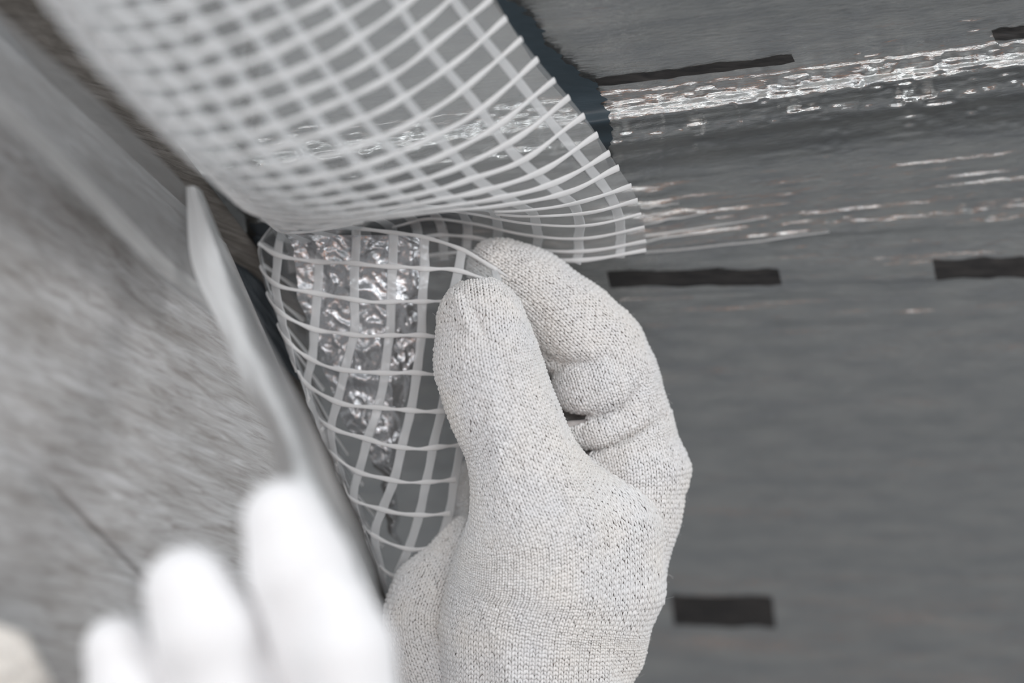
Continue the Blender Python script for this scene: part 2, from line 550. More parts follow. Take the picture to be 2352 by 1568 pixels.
def strand(name, ctrl, mat, parent, axis, at, a, b, width, thick, wob=.02, n=110, off=.012, wvar=.25, seed=0, sides=8, drift=.05):
    """a strand lying on the film; axis 0: runs along U at V=at; axis 1: runs along V at U=at"""
    t = np.linspace(a, b, n)
    fix = at + drift * vnoise(t * 1.3 + seed * 7.1, t * 0 + seed)
    U_, V_ = (t, fix) if axis == 0 else (fix, t)
    q = surf(ctrl, U_, V_)
    e = .03
    nr_, nc_ = np.shape(ctrl)[:2]
    if axis == 0:
        side = surf(ctrl, U_, np.clip(V_ + e, 0, nc_ - 1)) - surf(ctrl, U_, np.clip(V_ - e, 0, nc_ - 1))
    else:
        side = surf(ctrl, np.clip(U_ + e, 0, nr_ - 1), V_) - surf(ctrl, np.clip(U_ - e, 0, nr_ - 1), V_)
    q[..., 2] += wob * vnoise(U_ * 3 + 5, V_ * 3)
    p = P(q[:, 0], q[:, 1], q[:, 2])
    ps = P(q[:, 0] + side[:, 0], q[:, 1] + side[:, 1], q[:, 2] + side[:, 2])
    T = np.gradient(p, axis=0); T /= np.linalg.norm(T, axis=1, keepdims=True) + 1e-12
    S = ps - p
    S -= (S * T).sum(1, keepdims=True) * T
    S /= np.linalg.norm(S, axis=1, keepdims=True) + 1e-12
    N = np.cross(T, S)
    N *= np.sign(-(N[:, 1:2]) + 1e-9)
    wd = width * (1 + wvar * .6 * vnoise(t * 2.1 + seed * 3.3, t * 0 + 1.5) + wvar * np.cos(2 * np.pi * t) * .8) * .5e-2
    ang = np.linspace(0, 2 * np.pi, sides, endpoint=False)
    ring = p[:, None] + S[:, None] * (np.cos(ang)[None, :, None] * wd[:, None, None]) + N[:, None] * (np.sin(ang)[None, :, None] * thick * .5e-2 + off * 1e-2)
    i = np.arange(n - 1)[:, None] * sides
    j = np.arange(sides)[None, :]; k = (j + 1) % sides
    f = np.stack([i + j, i + k, i + sides + k, i + sides + j], -1).reshape(-1, 4)
    return mesh_obj(name, ring.reshape(-1, 3), f, mat, parent)


film = empty('reinforced_film', P(800, 600, 0)[:])
tag(film, 'clear plastic sheet reinforced with a white strand grid, folded and pinched by the right glove', 'plastic film')

# A: the cone shaped fold in front. rows = cross threads, columns = long flat strands
A = [
    # V-1(back)        V0 (edge)          V1              V2              V3             V4             V5             V6               V7
    [(690, 520, 5.0), (640, 500, 3.4), (650, 518, 2.0), (731, 520, .9), (817, 522, .45), (905, 532, .3), (976, 543, .25), (1062, 572, .2), (1140, 618, .15)],
    [(680, 600, 5.0), (598, 560, 3.0), (638, 587, 1.6), (731, 604, .7), (815, 607, .35), (903, 613, .25), (974, 616, .2), (1052, 622, .2), (1140, 650, .12)],
    [(690, 670, 4.8), (603, 610, 2.8), (634, 652, 1.4), (730, 675, .6), (815, 689, .3), (898, 694, .25), (969, 692, .2), (1040, 692, .25), (1120, 695, .2)],
    [(700, 740, 4.6), (618, 672, 2.7), (645, 716, 1.3), (723, 757, .6), (811, 769, .3), (893, 772, .25), (966, 772, .25), (1040, 772, .3), (1110, 772, .4)],
    [(720, 830, 4.6), (640, 735, 2.6), (662, 785, 1.3), (716, 825, .6), (792, 849, .35), (883, 857, .3), (956, 858, .3), (1026, 859, .4), (1100, 859, .6)],
    [(745, 900, 4.5), (668, 800, 2.6), (680, 845, 1.4), (705, 882, .75), (776, 922, .45), (870, 938, .35), (943, 943, .35), (1015, 943, .45), (1085, 940, .8)],
    [(765, 985, 4.5), (703, 880, 2.7), (708, 915, 1.6), (722, 945, .95), (760, 980, .6), (845, 1009, .45), (922, 1024, .4), (995, 1028, .5), (1060, 1020, .8)],
    [(800, 1050, 4.4), (740, 965, 2.8), (740, 985, 1.8), (748, 1015, 1.1), (768, 1045, .75), (824, 1084, .6), (904, 1103, .5), (980, 1107, .6), (1045, 1103, .9)],
    [(835, 1120, 4.3), (772, 1045, 2.9), (774, 1065, 2.0), (782, 1090, 1.3), (792, 1110, 1.0), (812, 1146, .85), (879, 1168, .7), (964, 1182, .8), (1033, 1178, 1.0)],
    [(860, 1190, 4.3), (812, 1130, 3.0), (812, 1145, 2.2), (818, 1165, 1.6), (826, 1182, 1.3), (836, 1204, 1.15), (862, 1230, 1.0), (938, 1260, 1.1), (1005, 1255, 1.3)],
    [(880, 1260, 4.2), (838, 1205, 3.1), (840, 1220, 2.5), (844, 1238, 2.0), (850, 1255, 1.7), (858, 1275, 1.5), (874, 1300, 1.4), (912, 1325, 1.5), (975, 1330, 1.7)],
    [(905, 1370, 4.2), (872, 1300, 3.3), (874, 1315, 2.9), (878, 1335, 2.5), (882, 1350, 2.2), (888, 1366, 2.0), (897, 1385, 1.9), (915, 1400, 1.9), (950, 1410, 2.1)],
]
A = [[(x, y, z if j > 2 else .2 + (z - .2) * .36) for j, (x, y, z) in enumerate(row)] for row in A]
fa = film_sheet('clear_sheet', A, M_FILM, film, 160, 150)
# the free corner that pokes out between thumb and forefinger
A2 = [[(1062, 572, .2), (1100, 594, .18), (1140, 618, .15), (1175, 640, .12), (1212, 664, .1)],
      [(1052, 622, .2), (1095, 633, .18), (1135, 650, .14), (1165, 667, .12), (1196, 688, .1)]]
film_sheet('clear_sheet', A2, M_FILM, film, 12, 40, wob=0)
mf = film.children[0]
for j in range(1, 9):   # long flat strands
    strand('flat_strand', A, M_TAPE, film, 0, j + (0 if j > 1 else .0), 0.0, 11 if j < 7 else 10.2, .235, .03, seed=j, wvar=.06, off=.01, drift=.03)
for k in range(1, 11):   # cross threads
    strand('cross_thread', A, M_THREAD, film, 1, k, 0.05, 8.0, .108, .05, seed=20 + k, wvar=.36, off=.03, drift=.035)
# thick rolled rim along the top of the fold
strand('rolled_edge', A, M_THREAD, film, 1, 0.03, 1.3, 8.0, .10, .06, seed=50, wvar=.2, drift=0)
strand('rolled_edge', A2, M_THREAD, film, 1, 0.02, 1.8, 4.0, .08, .05, seed=51, wvar=.2, drift=0)

# B: the large sheet hanging in from the upper left. rows = cross threads, columns away from the cut edge
B = [
    [(780, -450, -6.8), (660, -330, -7.5), (540, -240, -8.5), (410, -180, -9.5), (290, -130, -10.5), (170, -110, -11.4), (80, -110, -12), (10, -130, -12), (-20, -190, -11)],
    [(900, -300, -5.6), (780, -180, -6.4), (660, -90, -7.2), (530, -30, -8.3), (400, 15, -9.3), (290, 40, -10.2), (190, 40, -10.8), (120, 20, -10.8), (90, -40, -9.5)],
    [(1020, -150, -4.5), (900, -40, -5.2), (770, 50, -6.2), (640, 115, -7.2), (510, 160, -8.2), (400, 185, -9.0), (310, 190, -9.6), (240, 170, -9.6), (215, 110, -8.5)],
    [(1125, -5, -3.4), (1000, 100, -4.1), (870, 190, -5.0), (740, 250, -6.0), (610, 295, -7.0), (500, 320, -7.8), (420, 325, -8.3), (370, 300, -8.2), (350, 240, -7)],
    [(1235, 138, -2.4), (1115, 240, -3.0), (980, 320, -3.8), (850, 372, -4.7), (720, 405, -5.5), (610, 420, -6.2), (520, 415, -6.6), (460, 385, -6.4), (440, 330, -5.2)],
    [(1340, 265, -1.5), (1210, 360, -2.1), (1070, 415, -2.8), (940, 448, -3.6), (810, 470, -4.2), (690, 480, -4.7), (590, 470, -5.0), (520, 440, -4.8), (495, 400, -3.8)],
    [(1420, 385, -.8), (1300, 440, -1.3), (1160, 468, -1.9), (1020, 482, -2.5), (880, 498, -3.0), (760, 508, -3.4), (650, 505, -3.6), (565, 480, -3.4), (535, 440, -2.5)],
    [(1455, 440, -.4), (1335, 472, -.8), (1200, 486, -1.2), (1070, 482, -1.6), (950, 482, -2.1), (820, 512, -2.5), (710, 522, -2.7), (620, 510, -2.5), (580, 470, -1.6)],
    [(1472, 490, .0), (1350, 515, -.1), (1210, 510, -.1), (1080, 488, .0), (960, 476, .0), (860, 500, -.6), (740, 525, -1.2), (650, 530, -1.4), (610, 500, -.6)],
    [(1480, 520, .4), (1345, 545, .5), (1215, 538, .9), (1090, 512, 1.1), (985, 500, 1.1), (900, 520, 1.1), (800, 540, 1.0), (700, 560, .9), (640, 560, 1.0)],
    [(1484, 552, .7), (1345, 575, .9), (1215, 570, 1.9), (1090, 545, 1.95), (1000, 540, 1.8), (900, 560, 1.8), (800, 580, 1.8), (700, 590, 1.8), (650, 600, 1.8)],
    [(1484, 580, .9), (1340, 603, 1.1), (1210, 600, 2.1), (1090, 590, 2.15), (1000, 600, 2.2), (900, 610, 2.2), (800, 620, 2.2), (700, 620, 2.2), (660, 630, 2.2)],
]
B = [[(x, y, z * 1.38 if z < 0 else min(z, 1.0 + (z - 1) * .55)) for (x, y, z) in row] for row in B]
film_sheet('clear_sheet', B, M_FILM_B, film, 220, 170, wob=.05)
rows_b = np.concatenate([np.arange(0, 5.9, 1 / 3.), np.array([6.0, 6.7, 7.35, 8.0, 9.0, 10.0, 10.75])])
for i, rw in enumerate(rows_b):
    near = rw < 3.2
    strand('cross_thread', B, M_THREAD, film, 1, rw, 0.0, 8.0 if rw < 9 else 5, .14 if rw < 8 else .10, .06, seed=60 + i, wob=.05, wvar=.25, off=.03, drift=.02)
for i, cl in enumerate(np.concatenate([[.42, 1.12, 1.85], np.arange(2.55, 8.0, .62)])):
    strand('flat_strand', B, M_TAPE, film, 0, cl, 0.0, 11.0, .25, .03, seed=90 + i, wob=.05, wvar=.06, off=.01, drift=.02)

# threads of the sheet layer underneath that run on over the foil past the cut corner
for r_, xa, xb in [(486, 1470, 1560), (504, 1474, 1545), (523, 1478, 1622), (549, 1480, 1760), (562, 1482, 1700), (588, 1482, 1905)]:
    t_ = np.linspace(0, 1, 60)
    x_ = xa + (xb - xa) * t_
    rr0 = r_ + 2.0 * vnoise(t_ * 5 + r_, t_ * 0) - 10 * t_ * (xb > 1600)
    wd_ = 2.4 * (1 - .75 * t_)
    V4 = np.stack([foil_point(x_, rr0 + k * wd_, .05 - .02 * abs(k)) for k in (-1, -.4, .4, 1)], 1)
    mesh_obj('cross_thread', V4.reshape(-1, 3), grid_faces(60, 4), M_THREAD, film)

# milky strip: lies on the beam, then runs down to the left glove
strip = empty('film_strip', P(450, 600, -7)[:])
tag(strip, 'milky translucent plastic strip lying across the beam and held by the left glove', 'plastic film')
S1 = [
    [(-260, -250, -12), (-230, -130, -12.4), (-220, 0, -12.6), (-200, 90, -12.8)],
    [(-20, 10, -10.3), (-20, 90, -10.8), (-20, 180, -11.2), (-20, 260, -11.6)],
    [(190, 195, -8.0), (180, 270, -8.6), (160, 350, -9.2), (150, 420, -9.6)],
    [(425, 425, -4.2), (400, 490, -4.9), (370, 570, -5.6), (350, 620, -6.2)],
    [(470, 520, -2.8), (475, 580, -3.2), (480, 660, -3.8), (500, 735, -4.2)],
]
film_sheet('strip_sheet', S1, M_STRIP_A, strip, 90, 40, wob=.12)
S1b = [[tuple(np.array(r_[2]) * (1 - w) + np.array(r_[3]) * w - np.array([0, 0, .15])) for w in (.15, .5, .85)] for r_ in S1]
film_sheet('strip_sheet', S1b, mat_film('folded_film_border', .45, (.80, .79, .78), .3), strip, 80, 16, wob=.12)
S2 = [
    [(428, 428, -4.4), (440, 427, -4.5), (452, 430, -4.5), (464, 440, -4.3)],
    [(440, 600, -5.5), (475, 600, -5.7), (505, 600, -5.7), (532, 605, -5.4)],
    [(500, 740, -7.0), (540, 742, -7.3), (575, 745, -7.2), (600, 748, -6.7)],
    [(560, 880, -8.7), (598, 875, -9.1), (635, 870, -9.0), (662, 868, -8.3)],
    [(622, 1010, -10.2), (655, 1000, -10.9), (695, 995, -10.7), (725, 990, -9.6)],
    [(640, 1130, -12), (690, 1125, -12.6), (735, 1120, -12.5), (775, 1115, -11.6)],
    [(690, 1270, -13), (740, 1265, -13.4), (790, 1260, -13.4), (835, 1250, -12.6)],
    [(720, 1420, -13.4), (780, 1420, -13.6), (830, 1415, -13.6), (868, 1410, -13)],
]
film_sheet('strip_sheet', S2, M_STRIP, strip, 90, 30, wob=.02)


# ------------------------------------------------------------------ gloved hands (implicit surfaces)
def chain_cm(lst):
    out = []
    for (px, py, z, r) in lst:
        p = P(px, py, z) * 100
        out.append((p, r * (D0 + z * .01) / FPX * 100))
    return out


def sd_cone(q, a, b, ra, rb):
    ba = b - a
    h = np.clip(((q - a) @ ba) / (ba @ ba), 0, 1)
    d = np.linalg.norm(q - a - h[..., None] * ba, axis=-1)
    h = h * h * (3 - 2 * h) * .5 + h * .5
    return d - (ra + (rb - ra) * h)


def smin(a, b, k):
    h = np.clip(.5 + .5 * (b - a) / k, 0, 1)
    return b + (a - b) * h - k * h * (1 - h)


def make_group(chains, k_in=.35, k_out=.12, bumps=None):
    cs = [chain_cm(c) for c in chains]

    def f(q):
        tot = None
        for c in cs:
            d = None
            if len(c) == 1:
                d = np.linalg.norm(q - c[0][0], axis=-1) - c[0][1]
            for (a, ra), (b, rb) in zip(c[:-1], c[1:]):
                e = sd_cone(q, a, b, ra, rb)
                d = e if d is None else smin(d, e, k_in)
            tot = d if tot is None else smin(tot, d, k_out)
        if bumps is not None: tot = tot + bumps(q)
        return tot
    return f


def img_xy(q):
    d = q[..., 1]
    return q[..., 0] / d * FPX + W / 2, -q[..., 2] / d * FPX + H / 2


def surface_nets(f, lo, hi, h):
    ax = [np.arange(lo[i], hi[i] + h, h) for i in range(3)]
    G = np.stack(np.meshgrid(*ax, indexing='ij'), -1)
    F = f(G)
    nx, ny, nz = F.shape
    ins = F < 0
    cs = np.zeros((nx - 1, ny - 1, nz - 1), int)
    for dx in (0, 1):
        for dy in (0, 1):
            for dz in (0, 1):
                cs += ins[dx:nx - 1 + dx, dy:ny - 1 + dy, dz:nz - 1 + dz]
    act = (cs > 0) & (cs < 8)
    idx = -np.ones(act.shape, int)
    cells = np.argwhere(act)
    idx[act] = np.arange(len(cells))
    acc = np.zeros((len(cells), 3)); cnt = np.zeros(len(cells))
    corners = [(a, b, c) for a in (0, 1) for b in (0, 1) for c in (0, 1)]
    for a in corners:
        for ax_ in range(3):
            if a[ax_] == 1: continue
            b = list(a); b[ax_] = 1
            fa_ = F[cells[:, 0] + a[0], cells[:, 1] + a[1], cells[:, 2] + a[2]]
            fb_ = F[cells[:, 0] + b[0], cells[:, 1] + b[1], cells[:, 2] + b[2]]
            m = (fa_ < 0) != (fb_ < 0)
            t = fa_[m] / (fa_[m] - fb_[m])
            p = np.array(a, float)[None, :] + np.zeros((m.sum(), 3))
            p[:, ax_] += t
            acc[m] += p; cnt[m] += 1
    verts = (cells + acc / cnt[:, None]) * h + np.array(lo)
    faces = []
    for ax_ in range(3):
        sl0 = [slice(None)] * 3; sl1 = [slice(None)] * 3
        sl0[ax_] = slice(0, -1); sl1[ax_] = slice(1, None)
        A_ = ins[tuple(sl0)]; B_ = ins[tuple(sl1)]
        ch = np.argwhere(A_ != B_)
        o1, o2 = [(1, 2), (2, 0), (0, 1)][ax_]
        ok = (ch[:, o1] > 0) & (ch[:, o2] > 0) & (ch[:, o1] < F.shape[o1] - 1) & (ch[:, o2] < F.shape[o2] - 1)
        ch = ch[ok]
        fl = A_[tuple(ch.T)]
        def g(d1, d2):
            c = ch.copy(); c[:, o1] -= d1; c[:, o2] -= d2
            return idx[tuple(c.T)]
        quad = np.stack([g(1, 1), g(0, 1), g(0, 0), g(1, 0)], -1)
        quad[~fl] = quad[~fl][:, ::-1]
        faces.append(quad)
    faces = np.concatenate(faces)
    faces = faces[(faces >= 0).all(1)]
    return verts, faces


def sdf_bumps_T(q):
    x, y = img_xy(q)
    # gathers of the wrist and a slack fold on the thumb side
    g = .07 * np.sin(x / 17. + 1.2 * np.sin(y / 90.)) * sstep(1400, 1540, y) * (.6 + .8 * vnoise(x / 60., y / 200.))
    g += -.05 * np.exp(-((x - (1128 + (y - 900) * .13)) / 16.) ** 2) * sstep(820, 900, y) * sstep(1180, 1060, y)
    # the sewn tip of the thumb: a short crooked ridge
    g += -.12 * np.exp(-((x - (1052 + (y - 690) * .38)) / 11.) ** 2) * sstep(655, 690, y) * sstep(775, 740, y)
    g += .10 * np.exp(-((x - (1082 + (y - 690) * .38)) / 10.) ** 2) * sstep(690, 730, y) * sstep(800, 760, y)
    g += .035 * np.sin(y / 28. + x / 60.) * sstep(1320, 1390, y) * sstep(1330, 1480, x)
    g += .04 * vnoise(x / 85., y / 110.)
    return g


def sdf_bumps_I(q):
    x, y = img_xy(q)
    g = .03 * vnoise(x / 60. + 4, y / 60.)
    def crease(pts, w, dep):
        best = None
        for (ax_, ay), (bx, by) in zip(pts[:-1], pts[1:]):
            vx, vy = bx - ax_, by - ay
            h = np.clip(((x - ax_) * vx + (y - ay) * vy) / (vx * vx + vy * vy), 0, 1)
            d_ = (x - ax_ - h * vx) ** 2 + (y - ay - h * vy) ** 2
            best = d_ if best is None else np.minimum(best, d_)
        return dep * np.exp(-best / w ** 2)
    front = sstep(59.3, 58.7, q[..., 1])

    def ledge(xs_, ys_, amp, fall):
        d_ = y - np.interp(x, xs_, ys_)
        return -amp * sstep(-7, 9, d_) * np.exp(-np.maximum(d_, 0) / fall) * sstep(xs_[-1] + 15, xs_[-1] - 30, x)
    g += front * ledge([1230, 1300, 1360, 1410], [822, 838, 834, 812], .07, 40)
    g += front * ledge([1280, 1360, 1405, 1445, 1490], [960, 962, 950, 915, 865], .07, 34)
    g += front * ledge([1290, 1380, 1440, 1490, 1540], [1046, 1036, 1020, 986, 935], .14, 50)
    g += front * crease([(1235, 800), (1290, 832), (1360, 832), (1400, 820)], 13, .13)
    g += front * crease([(1290, 955), (1370, 962), (1430, 930), (1462, 890)], 13, .16)
    g += front * crease([(1300, 1042), (1380, 1030), (1450, 1000), (1520, 960)], 11, .19)
    # ribbed slack over the knuckle
    g += .018 * np.sin((y + (x - 1340) * .25) / 6.5) * sstep(1030, 1060, y) * sstep(1190, 1120, y)
    return g


gT = make_group([
    [(1106, 738, -.82, 99), (1120, 840, -.84, 108), (1152, 930, -.84, 110), (1188, 1010, -.84, 103), (1218, 1100, -.75, 118),
     (1243, 1200, -.5, 150), (1240, 1330, 0, 188), (1205, 1450, .2, 185), (1195, 1640, .3, 195)],
    [(1290, 1130, -.3, 80), (1395, 1215, .2, 112), (1408, 1330, .3, 108), (1368, 1450, .3, 105), (1315, 1640, .2, 120)],
], .5, .6, sdf_bumps_T)
gI = make_group([
    [(1146, 620, 1.05, 72), (1222, 672, 1.0, 87), (1308, 752, .9, 98), (1378, 812, .88, 96), (1412, 885, .85, 88), (1448, 975, .85, 80), (1472, 1080, .85, 98), (1452, 1180, .8, 98), (1425, 1330, .7, 98)],
    [(1325, 772, .6, 78), (1345, 790, .6, 70)],
    [(1338, 890, .35, 66), (1385, 885, .4, 76)],
    [(1318, 996, .35, 42), (1390, 992, .35, 48), (1445, 965, .5, 58)],
    [(1375, 1078, .5, 56), (1450, 1080, .5, 84)],
], .5, .12, sdf_bumps_I)
gP = make_group([
    [(1068, 1235, 1.3, 48), (992, 1365, 1.1, 82), (972, 1440, 1.0, 84), (1010, 1560, .9, 98), (1015, 1650, .9, 100)],
    [(1100, 1300, 1.3, 90), (1130, 1500, 1.1, 120), (1140, 1650, 1.0, 120)],
], .5, .5, lambda q: .05 * np.sin(img_xy(q)[0] / 14.) * sstep(1400, 1500, img_xy(q)[1]) + .04 * vnoise(img_xy(q)[0] / 60., img_xy(q)[1] / 80.))
gM = make_group([
    [(1440, 1130, 2.9, 80), (1330, 985, 2.9, 76), (1255, 905, 2.6, 70), (1190, 960, 2.5, 66), (1098, 1130, 2.3, 52), (1110, 1260, 2.2, 60)],
], .4, .1)
# ring and little finger, curled in behind the palm
gR = make_group([
    [(1380, 1260, 3.0, 95), (1240, 1180, 3.6, 80), (1180, 1290, 3.2, 72), (1230, 1400, 2.4, 70)],
    [(1330, 1380, 2.8, 90), (1220, 1330, 3.4, 72), (1180, 1440, 3.0, 64), (1230, 1500, 2.3, 64)],
], .4, .1)
groups = [gT, gI, gP, gM, gR]

hand_r = empty('gloved_hand', P(1250, 1560, .5)[:])
tag(hand_r, 'right hand in an off-white knitted glove pinching the clear film between thumb and forefinger', 'hand')


def f_all(q, iso=.035):
    d = gT(q)
    for g in groups[1:]:
        d = smin(d, g(q), .05)
    return d + iso


x0, y0 = P(850, 520, 0)[0] * 100, 54.5
lo = [P(860, 0, 3)[0] * 100 - .3, 54.6, P(0, 1650, 3)[2] * 100]
hi = [P(1600, 0, 3)[0] * 100, 63.2, P(0, 520, 3)[2] * 100 + .2]
gv, gf = surface_nets(f_all, lo, hi, .085)
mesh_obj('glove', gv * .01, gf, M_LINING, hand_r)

WALE, COURSE = .140, .107     # centimetres


def knit_chart(g, spine, r_tip, others, maxr=4.0, flip=1, smax=None, seed=1):
    rng = np.random.RandomState(seed)
    sp = np.array([P(*s) * 100 for s in spine])
    nsp = len(sp)
    M = cr_weights(nsp, np.linspace(0, nsp - 1, 600))
    line = M @ sp
    seg = np.linalg.norm(np.diff(line, axis=0), axis=1)
    s = np.concatenate([[0], np.cumsum(seg)])
    Ltot = s[-1]
    # course positions, with a cap beyond the tip
    ncap = int(r_tip * math.pi / 2 / COURSE)
    cap = [-r_tip * math.sin((k + .3) / (ncap + .3) * math.pi / 2) * .985 for k in range(ncap, 0, -1)]
    # course spacing follows the cloth on the visible side, not the bone line
    kk = np.arange(0, Ltot, .06)
    T0 = np.gradient(line, axis=0)
    for _ in range(40): T0[1:-1] = (T0[:-2] + 2 * T0[1:-1] + T0[2:]) / 4
    T0 /= np.linalg.norm(T0, axis=1, keepdims=True)
    Ck = np.stack([np.interp(kk, s, line[:, i]) for i in range(3)], -1)
    Tk = np.stack([np.interp(kk, s, T0[:, i]) for i in range(3)], -1)
    Tk /= np.linalg.norm(Tk, axis=1, keepdims=True)
    f1 = np.array([0, -1., 0]) - Tk * (-Tk[:, 1:2]); f1 /= np.linalg.norm(f1, axis=1, keepdims=True)
    f2 = np.cross(Tk, f1)
    tha = np.linspace(-1.1, 1.1, 7)
    dk = f1[:, None] * np.cos(tha)[None, :, None] + f2[:, None] * np.sin(tha)[None, :, None]
    tk = np.zeros((len(kk), 7))
    for _ in range(50):
        tk += np.maximum(-g(Ck[:, None] + dk * tk[..., None]), 0) * .9
    hk = Ck[:, None] + dk * tk[..., None]
    st = np.linalg.norm(np.diff(hk, axis=0), axis=2)
    st = np.percentile(st, 70, axis=1)
    for _ in range(3): st[1:-1] = (st[:-2] + st[1:-1] * 2 + st[2:]) / 4
    cum = np.concatenate([[0], np.cumsum(np.maximum(st, .045))])
    pos = np.concatenate([cap, np.interp(np.arange(0, cum[-1], COURSE), cum, kk)])
    T = np.gradient(line, axis=0); T /= np.linalg.norm(T, axis=1, keepdims=True)
    C = np.stack([np.interp(pos, s, line[:, i]) for i in range(3)], -1)
    Tc = np.stack([np.interp(pos, s, T[:, i]) for i in range(3)], -1)
    C[pos < 0] += Tc[pos < 0] * pos[pos < 0][:, None]
    # smooth the tangents
    for _ in range(25):
        Tc[1:-1] = (Tc[:-2] + Tc[1:-1] * 2 + Tc[2:]) / 4
    Tc /= np.linalg.norm(Tc, axis=1, keepdims=True)
    e1 = np.array([0, -1., 0]) - Tc * (-Tc[:, 1:2])
    e1 /= np.linalg.norm(e1, axis=1, keepdims=True)
    e2 = np.cross(Tc, e1)
    na = 144
    th = np.linspace(-math.pi, math.pi, na)
    dirs = e1[:, None] * np.cos(th)[None, :, None] + e2[:, None] * np.sin(th)[None, :, None]
    nsec = len(pos)
    tcur = np.zeros((nsec, na)); done = np.zeros((nsec, na), bool); hit = np.zeros((nsec, na))
    t = np.full((nsec, na), .0)
    for it in range(60):
        q = C[:, None] + dirs * t[..., None]
        d = g(q)
        t = t + np.maximum(-d, 0) * .9
        if (-d).max() < .004: break
    hit = t
    hp = C[:, None] + dirs * hit[..., None]
    # arc length from the middle of the front
    mid = na // 2
    dl = np.linalg.norm(np.diff(hp, axis=1), axis=2)
    arc = np.concatenate([np.zeros((nsec, 1)), np.cumsum(dl, 1)], 1)
    zero = (arc[:, mid - 1] + arc[:, mid]) / 2
    arc = arc - zero[:, None]
    # gently smooth the zero line
    Mq = 4
    nw = int(max(arc.max(), -arc.min()) / WALE) + 1
    vgrid = np.arange(-nw * Mq, nw * Mq + 1) * WALE / Mq
    tab = np.full((nsec, len(vgrid), 3), np.nan)
    for i in range(nsec):
        sl = WALE * 1.2 if pos[i] < .1 else 0
        ok = (vgrid > arc[i, 0] - sl) & (vgrid < arc[i, -1] + sl)
        for k in range(3):
            tab[i, ok, k] = np.interp(vgrid[ok], arc[i], hp[i, :, k])
    # normals
    du = np.gradient(tab, axis=0); dv = np.gradient(tab, axis=1)
    Nn = np.cross(du, dv)
    Nn /= np.linalg.norm(Nn, axis=2, keepdims=True) + 1e-12
    out = tab - C[:, None]
    sg = np.sign(np.nansum(Nn * out, axis=2))
    Nn *= sg[..., None]

    def look(ci, v, A_):
        ci = np.clip(ci, 0, nsec - 1.001); i0 = np.floor(ci).astype(int); f_ = ci - i0
        vi = np.clip(v / (WALE / Mq) + nw * Mq, 0, len(vgrid) - 1.001); j0 = np.floor(vi).astype(int); g_ = vi - j0
        f_ = f_[..., None]; g_ = g_[..., None]
        return (A_[i0, j0] * (1 - f_) * (1 - g_) + A_[i0 + 1, j0] * f_ * (1 - g_) + A_[i0, j0 + 1] * (1 - f_) * g_ + A_[i0 + 1, j0 + 1] * f_ * g_)

    ii, jj = np.meshgrid(np.arange(nsec), np.arange(-nw, nw), indexing='ij')
    ii = ii.ravel(); jj = jj.ravel()
    nr, ns = 6, 6
    VV, FF, UU = [], [], []
    base = 0
    for side in (-1, 1):
        t_ = np.linspace(0, 1, nr)
        jit = rng.randn(len(ii), 4)
        ci = ii[:, None] + (-.62 + 1.5 * (1 - t_))[None, :] + .10 * jit[:, 0:1] - .0
        vv = (jj + .5)[:, None] * WALE + side * WALE * (.44 - .36 * (1 - t_) ** 1.0)[None, :] * 1.0 + .02 * WALE * jit[:, 1:2]
        c = look(ci, vv, tab); nm = look(ci, vv, Nn)
        nm = nm / (np.linalg.norm(nm, axis=-1, keepdims=True) + 1e-9)
        hgt = (np.sin(np.pi * np.clip(t_ * .9 + .1, 0, 1)) * .042 - .012)[None, :, None] * (1 + .25 * jit[:, 2:3, None])
        c = c + nm * hgt
        good = np.isfinite(c).all((1, 2)) & np.isfinite(nm).all((1, 2))
        cc = c[good]; nn_ = nm[good]; jj_ = jit[good]
        # drop the ones buried in another finger
        if len(cc):
            m_ = cc[:, nr // 2]
            keep = np.ones(len(m_), bool)
            for og in others: keep &= og(m_) > -.06
            keep &= np.linalg.norm(cc[:, -1] - cc[:, 0], axis=1) < .36
            _, yy = img_xy(m_)
            keep &= yy < 1640
            cc = cc[keep]; nn_ = nn_[keep]; jj_ = jj_[keep]
        dr = np.gradient(cc, axis=1); dr /= np.linalg.norm(dr, axis=-1, keepdims=True) + 1e-9
        bn = np.cross(dr, nn_); bn /= np.linalg.norm(bn, axis=-1, keepdims=True) + 1e-9
        rad = (.0305 * (.45 + .62 * np.sin(np.pi * (t_ * .86 + .07))))[None, :, None] * (1 + .14 * jj_[:, 3:4, None])
        an = np.linspace(0, 2 * np.pi, ns, endpoint=False)
        ring = cc[:, :, None] + (bn[:, :, None] * np.cos(an)[None, None, :, None] * 1.12 + nn_[:, :, None] * np.sin(an)[None, None, :, None] * .95) * rad[:, :, None]
        k_ = len(cc)
        VV.append(ring.reshape(-1, 3))
        uv_ = np.stack(np.broadcast_arrays(np.linspace(0, 1, ns)[None, None, :] , t_[None, :, None] * 1.6 + rng.rand(k_)[:, None, None] * 9), -1)
        UU.append(uv_.reshape(-1, 2))
        r_ = np.arange(nr - 1)[:, None] * ns; a_ = np.arange(ns)[None, :]; b_ = (a_ + 1) % ns
        fq = np.stack([r_ + a_, r_ + b_, r_ + ns + b_, r_ + ns + a_], -1).reshape(-1, 4)
        FF.append((fq[None] + (np.arange(k_) * nr * ns)[:, None, None]).reshape(-1, 4) + base)
        base += k_ * nr * ns
    return np.concatenate(VV), np.concatenate(FF), np.concatenate(UU)


